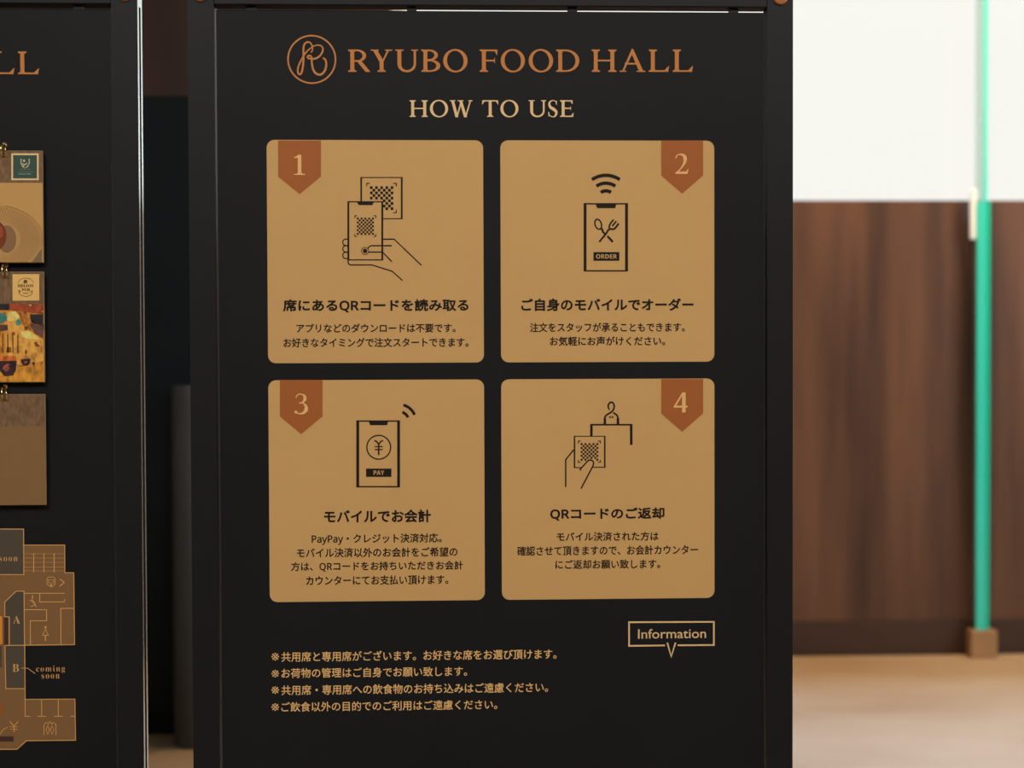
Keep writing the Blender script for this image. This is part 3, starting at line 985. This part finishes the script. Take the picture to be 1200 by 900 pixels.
# green emblem
f = Z(0, 165, 18)
k = Ink(A2)
k.px(f([(238, 264), (816, 264), (816, 830), (238, 830)]))
child(k, 'emblem_border', mat('emblem_cream_print', alb(205, 170, 122), 0.5, 0, 0.25), g1[0])
k = Ink(A3)
k.px(f([(276, 302), (778, 302), (778, 790), (276, 790)]))
child(k, 'emblem_field', mat('emblem_green_print', alb(48, 68, 57), 0.5, 0, 0.25), g1[0])
k = Ink(A3 - .0003)
s = lambda pts, w, cl=False: k.spx(f(pts), w, cl)
for sgn in (-1, 1):
    s(catmull([(530 + sgn * 10, 570), (530 + sgn * 62, 530), (530 + sgn * 88, 460), (530 + sgn * 75, 390)], 4), 0.8)
    for t, (lx, ly) in enumerate(((50, 545), (78, 500), (92, 450), (88, 400))):
        k.px(f([(530 + sgn * lx, ly + 18), (530 + sgn * (lx + 14), ly - 10), (530 + sgn * (lx - 4), ly - 30), (530 + sgn * (lx - 14), ly)]))
k.px(f(arc(508, 420, 24, 0, 360, 14, 28)[:-1]))
s(catmull([(470, 470), (500, 500), (540, 500), (575, 465)], 4), 1.0)
s(catmull([(490, 540), (520, 500), (560, 480)], 4), 0.9)
child(k, 'emblem_wreath', mat('emblem_wreath_print', alb(176, 160, 120), 0.5, 0, 0.25), g1[0])
k = Ink(A3 - .0003)
for a, b in ((430, 452), (468, 490), (506, 540), (560, 580), (600, 630)):
    k.px(f([(a, 594), (b, 594), (b, 606), (a, 606)]))
for a, b in ((390, 425), (440, 500), (515, 560), (575, 650)):
    k.px(f([(a, 690), (b, 690), (b, 712), (a, 712)]))
k.px(f([(380, 654), (720, 654), (720, 659), (380, 659)]))
child(k, 'emblem_lettering', mat('emblem_letter_print', alb(104, 122, 102), 0.5, 0, 0.25), g1[0])

# card with a bar scene ---------------------------------------------------
g2 = hanging_card(51.4, 318.3, 448.2, 356, 'picture card of an amber lit bar with round pub emblem, below the plate card')
def mottled(name, cols, scale):
    m = noise_mat(name, alb(*cols[0]), alb(*cols[-1]), scale, (1, 1, .6), rough=.5, detail=6, spec=.25, lo=.32, hi=.68)
    cr = [n for n in m.node_tree.nodes if n.type == 'VALTORGB'][0].color_ramp
    for i, c in enumerate(cols[1:-1]):
        e = cr.elements.new(.32 + .36 * (i + 1) / (len(cols) - 1))
        e.color = (*alb(*c), 1)
    return m
AMBER = [(96, 54, 26), (150, 92, 34), (186, 126, 48), (176, 112, 40), (210, 158, 82)]
plain_sheet(g2[0], g2, mottled('bar_amber_print', AMBER, 130), 'photo_print')
f = Z(0, 350, 8.1833)
def scene(name, col, polys, y):
    r_, g_, b_ = col
    m = mottled(name + '_ink', [(r_ * .72, g_ * .72, b_ * .76), col, (min(225, r_ * 1.18), min(200, g_ * 1.15), min(160, b_ * 1.15))], 170)
    for p in polys:
        q = clip_poly(f(p), 50.6, 447.4)
        if len(q) > 2 and min(v[0] for v in q) < 50:
            k = Ink(y)
            k.px(q)
            child(k, name, m, g2[0])
scene('beam_print', (134, 60, 32), [[(-900, 50), (420, 50), (420, 150), (280, 130), (95, 110), (-900, 120)]], A2)
scene('table_print', (180, 120, 40), [[(-900, 650), (420, 655), (420, 812), (-900, 812)]], A2)
scene('amber_glow_print', (196, 138, 60), [[(90, 110), (180, 150), (215, 260), (420, 400), (420, 600), (180, 640), (60, 540), (40, 250)], [(-300, 240), (-20, 240), (-20, 500), (-300, 500)]], A2)
scene('dark_print', (38, 34, 36), [[(-300, 50), (90, 50), (85, 105), (-300, 110)], [(285, 150), (420, 150), (420, 260), (300, 230)]], A3)
scene('shade_print', (84, 56, 48), [[(290, 240), (420, 262), (420, 380), (330, 330)], [(-60, 250), (72, 250), (75, 300), (-60, 320)]], A3)
scene('foliage_print', (62, 116, 104), [[(-80, 140), (20, 135), (70, 170), (60, 215), (-10, 240), (-80, 235)], [(150, 215), (185, 190), (205, 235), (180, 260), (155, 250)]], A3)
scene('pale_light_print', (208, 170, 92), [[(60, 130), (150, 120), (190, 170), (150, 210), (75, 220)], [(275, 62), (292, 55), (308, 63), (292, 72)], [(395, 122), (418, 116), (418, 132)], [(200, 310), (290, 310), (380, 390), (290, 390), (200, 370)]], A3)
taps = [[(20 + 48 * i, 330 + 6 * i), (32 + 48 * i, 330 + 6 * i), (34 + 48 * i, 520), (22 + 48 * i, 520)] for i in range(-4, 4)]
scene('tap_print', (112, 66, 30), taps + [[(115, 320), (140, 318), (146, 345), (120, 350)], [(64, 465), (105, 465), (110, 515), (60, 515)], [(325, 420), (350, 410), (385, 460), (340, 460)], [(238, 495), (255, 485), (262, 520), (240, 535)], [(232, 265), (268, 265), (260, 300), (238, 300)]], A3)
scene('bowl_rim_print', (178, 90, 40), [[(-40, 550), (155, 550), (160, 600), (-40, 595)]], A3)
scene('bowl_print', (48, 32, 34), [[(-40, 600), (160, 595), (150, 690), (125, 735), (40, 742), (0, 690), (-40, 700)], [(200, 582), (290, 575), (285, 620), (262, 640), (222, 640), (205, 615)], [(308, 612), (325, 604), (334, 622), (318, 634)]], A3 - .0003)
scene('bowl_mark_print', (134, 70, 48), [[(30, 650), (70, 625), (110, 635), (70, 645), (95, 665), (60, 690), (105, 680), (60, 700), (25, 680)], [(225, 600), (265, 598), (255, 620), (235, 622)]], A3 - .0006)
f = Z(0, 308, 16.667)
k = Ink(A2)
k.px(f([(243, 222), (766, 220), (768, 737), (245, 740)]))
child(k, 'pub_emblem_field', mat('pub_field_print', alb(200, 158, 92), 0.5, 0, 0.25), g2[0])
k = Ink(A3)
k.spx(f(arc(503, 490, 165, 150, 30, 24)), 0.55)
k.spx(f(arc(503, 470, 175, 205, 335, 24)), 0.4)
k.px(f([(465, 335), (530, 335), (530, 395), (460, 395)]))
k.px(f([(355, 535), (378, 530), (405, 562), (395, 582), (372, 562)]))
k.px(f([(590, 580), (605, 560), (632, 530), (640, 545), (610, 580)]))
k.px(f([(440, 588), (556, 588), (550, 600), (446, 600)]))
child(k, 'pub_emblem_mark', mat('pub_ink_print', alb(84, 62, 34), 0.5, 0, 0.25), g2[0])
M_pub = mat('pub_letter_print', alb(66, 48, 28), 0.5, 0, 0.25)
hang(text('pub_emblem_lettering', '𝐇𝐄𝐋𝐈𝐎𝐒', 348 / 16.667, 308 + 422 / 16.667, 650 / 16.667, 308 + 472 / 16.667, M_pub, None, A3, weight=0.012), g2[0])
hang(text('pub_emblem_lettering', '𝐏𝐔𝐁', 425 / 16.667, 308 + 500 / 16.667, 582 / 16.667, 308 + 550 / 16.667, M_pub, None, A3, weight=0.012), g2[0])

# blank card -----------------------------------------------------------------
g3 = hanging_card(53, 461.8, 592, 499.5, 'blank brown picture card with nothing on it, lowest of the three')
plain_sheet(g3[0], g3, mat('blank_card_print', alb(114, 85, 52), 0.55, 0, 0.25), 'photo_print')

for g, px, py in ((g1, 2.6, 175.5), (g2, 4.0, 317), (g3, 3.6, 460.5)):
    for dx in (0, -103):
        hook(px + dx, py)
        hang(from_bm('ring', ring_bm(px + dx, py + 1.5), M_brass, None, True), g[0])

# ------------------------------------------------------------------ glass screen by the back wall
GYN = floor_at(1155, 771.5).y                         # front of its foot
px_l, px_r = at(1146.5, 500, GYN), at(1160.5, 500, GYN)
gx0, gx1 = px_l.x, px_r.x
tk = (gx1 - gx0)
screen = empty('glass_screen', ((gx0 + gx1) / 2, GYN, 0))
tag(screen, 'clear glass screen seen edge-on with a green edge, standing before the wood wall', 'glass screen')
z_foot = at(1155, 739, GYN).z
M_screen = bpy.data.materials.new('screen_glass')
M_screen.use_nodes = True
nt = M_screen.node_tree
b = nt.nodes['Principled BSDF']
b.inputs['Base Color'].default_value = (0.20, 0.30, 0.25, 1)
b.inputs['Roughness'].default_value = 0.03
tl = nt.nodes.new('ShaderNodeBsdfTransparent')
tl.inputs['Color'].default_value = (0.90, 0.97, 0.94, 1)
mx = nt.nodes.new('ShaderNodeMixShader')
mx.inputs[0].default_value = 0.82
nt.links.new(b.outputs[0], mx.inputs[1]); nt.links.new(tl.outputs[0], mx.inputs[2])
nt.links.new(mx.outputs[0], nt.nodes['Material Output'].inputs['Surface'])
M_teal = bpy.data.materials.new('green_glass_edge')
M_teal.use_nodes = True
nt = M_teal.node_tree
b = nt.nodes['Principled BSDF']
b.inputs['Base Color'].default_value = (0.07, 0.92, 0.80, 1)  # bright teal stands in for daylight guided through the glass
b.inputs['Roughness'].default_value = 0.15
tl = nt.nodes.new('ShaderNodeBsdfTransparent')
tl.inputs['Color'].default_value = (0.86, 0.97, 0.94, 1)
mx = nt.nodes.new('ShaderNodeMixShader')
mx.inputs[0].default_value = 0.42
nt.links.new(b.outputs[0], mx.inputs[1]); nt.links.new(tl.outputs[0], mx.inputs[2])
nt.links.new(mx.outputs[0], nt.nodes['Material Output'].inputs['Surface'])
cx = (gx0 + gx1) / 2
depth = WY - .03 - GYN
def skew_pane(name, x0, x1, y0, y1, z0, z1, m, bev=0.0):
    o = box(name, x0, x1, y0, y1, z0, z1, m, None, bevel=bev)
    return hang(o, screen)
M_teal_shade = mat('shaded_glass_edge', (0.0, 0.52, 0.36), 0.2)  # darker side of the same glass edge, its shading painted as a second green
zsill = at(1152, 236, GYN).z
gm0, gm1, gm2 = at(1146, 500, GYN).x, at(1157.2, 500, GYN).x, at(1161.8, 500, GYN).x
gt0, gt1 = at(1154.6, 100, GYN).x, at(1159.4, 100, GYN).x
skew_pane('pane', gm0, gm1, GYN + .022, GYN + depth, z_foot - .004, 2.6, M_screen, .001)
skew_pane('polished_edge', gm0, gm1, GYN + .010, GYN + .0215, z_foot - .004, zsill, M_teal, .003)
skew_pane('polished_edge', gm1, gm2, GYN + .012, GYN + .0215, z_foot - .004, zsill, M_teal_shade, .002)
skew_pane('polished_edge', gt0, gt1, GYN + .010, GYN + .0215, zsill, 2.6, M_teal, .002)  # narrowed above the sill to imitate window glare washing over the edge
M_foot = noise_mat('brass_foot', (0.33, 0.19, 0.09), (0.38, 0.22, 0.10), 12, rough=0.5, spec=0.4)
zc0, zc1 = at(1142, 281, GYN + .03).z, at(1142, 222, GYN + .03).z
skew_pane('window_reflection', at(1137.5, 260, GYN + .02).x, gx0 + .001, GYN + .018, GYN + .034, zc0, zc1, mat('reflection_white', (0.80, 0.90, 0.95), .4), .004)  # white strip standing in for the window's reflection on the pane's side
fx0, fx1 = at(1138, 760, GYN).x, at(1169.5, 760, GYN).x
skew_pane('foot', fx0, fx1, GYN, GYN + .05, 0, z_foot, M_foot, .004)

# ------------------------------------------------------------------ dark things behind the gap
M_cab = noise_mat('dark_cabinet_paint', (0.0080, 0.0115, 0.0140), (0.0100, 0.0140, 0.0170), 3, rough=0.6, spec=0.12)
p = floor_at(190, 866)
ztop = at(190, 112, p.y + .03).z
cab = empty('tall_cabinet', (p.x, p.y + .03, 0))
tag(cab, 'tall dark cabinet standing behind the gap between the two boards', 'cabinet')
hang(box('body', p.x - .62, p.x + .42, p.y + .03, p.y + .62, .05, ztop, M_cab, None, bevel=.006), cab)
hang(box('plinth', p.x - .60, p.x + .40, p.y + .04, p.y + .60, 0, .05, M_cab, None), cab)
za, zb = at(190, 681, p.y + .02).z, at(190, 649, p.y + .02).z
hang(box('handle_plate', at(160, 660, p.y + .02).x, at(201, 660, p.y + .02).x, p.y + .088, p.y + .032, za, zb, mat('handle_plate_paint', (.020, .017, .016), .5), None, bevel=.003), cab)
M_post = mat('grey_post_paint', (0.075, 0.080, 0.082), 0.5, 0, 0.4)
xl = at(203, 650, p.y - .04).x
r = 0.065
zt = at(215, 452, p.y - .04).z
bm = bmesh.new()
prof = [(0, 0), (r * 1.0, 0), (r, .006), (r, zt - .02), (r * .985, zt - .006), (r * .93, zt), (0, zt)]
n = 40
rows = []
for rr, z in prof:
    rows.append([bm.verts.new((rr * cos(2 * pi * k / n), rr * sin(2 * pi * k / n), z)) for k in range(n)] if rr else [bm.verts.new((0, 0, z))])
for a, b2 in zip(rows, rows[1:]):
    for k in range(n):
        j = (k + 1) % n
        if len(a) == 1: bm.faces.new((a[0], b2[k], b2[j]))
        elif len(b2) == 1: bm.faces.new((a[k], a[j], b2[0]))
        else: bm.faces.new((a[k], b2[k], b2[j], a[j]))
bmesh.ops.recalc_face_normals(bm, faces=bm.faces)
post = from_bm('grey_bin', bm, M_post, None, True)
post.location = (xl + r, p.y - .04, 0)
tag(post, 'dim grey round-topped upright cylinder on the floor behind the gap between the boards', 'bin')
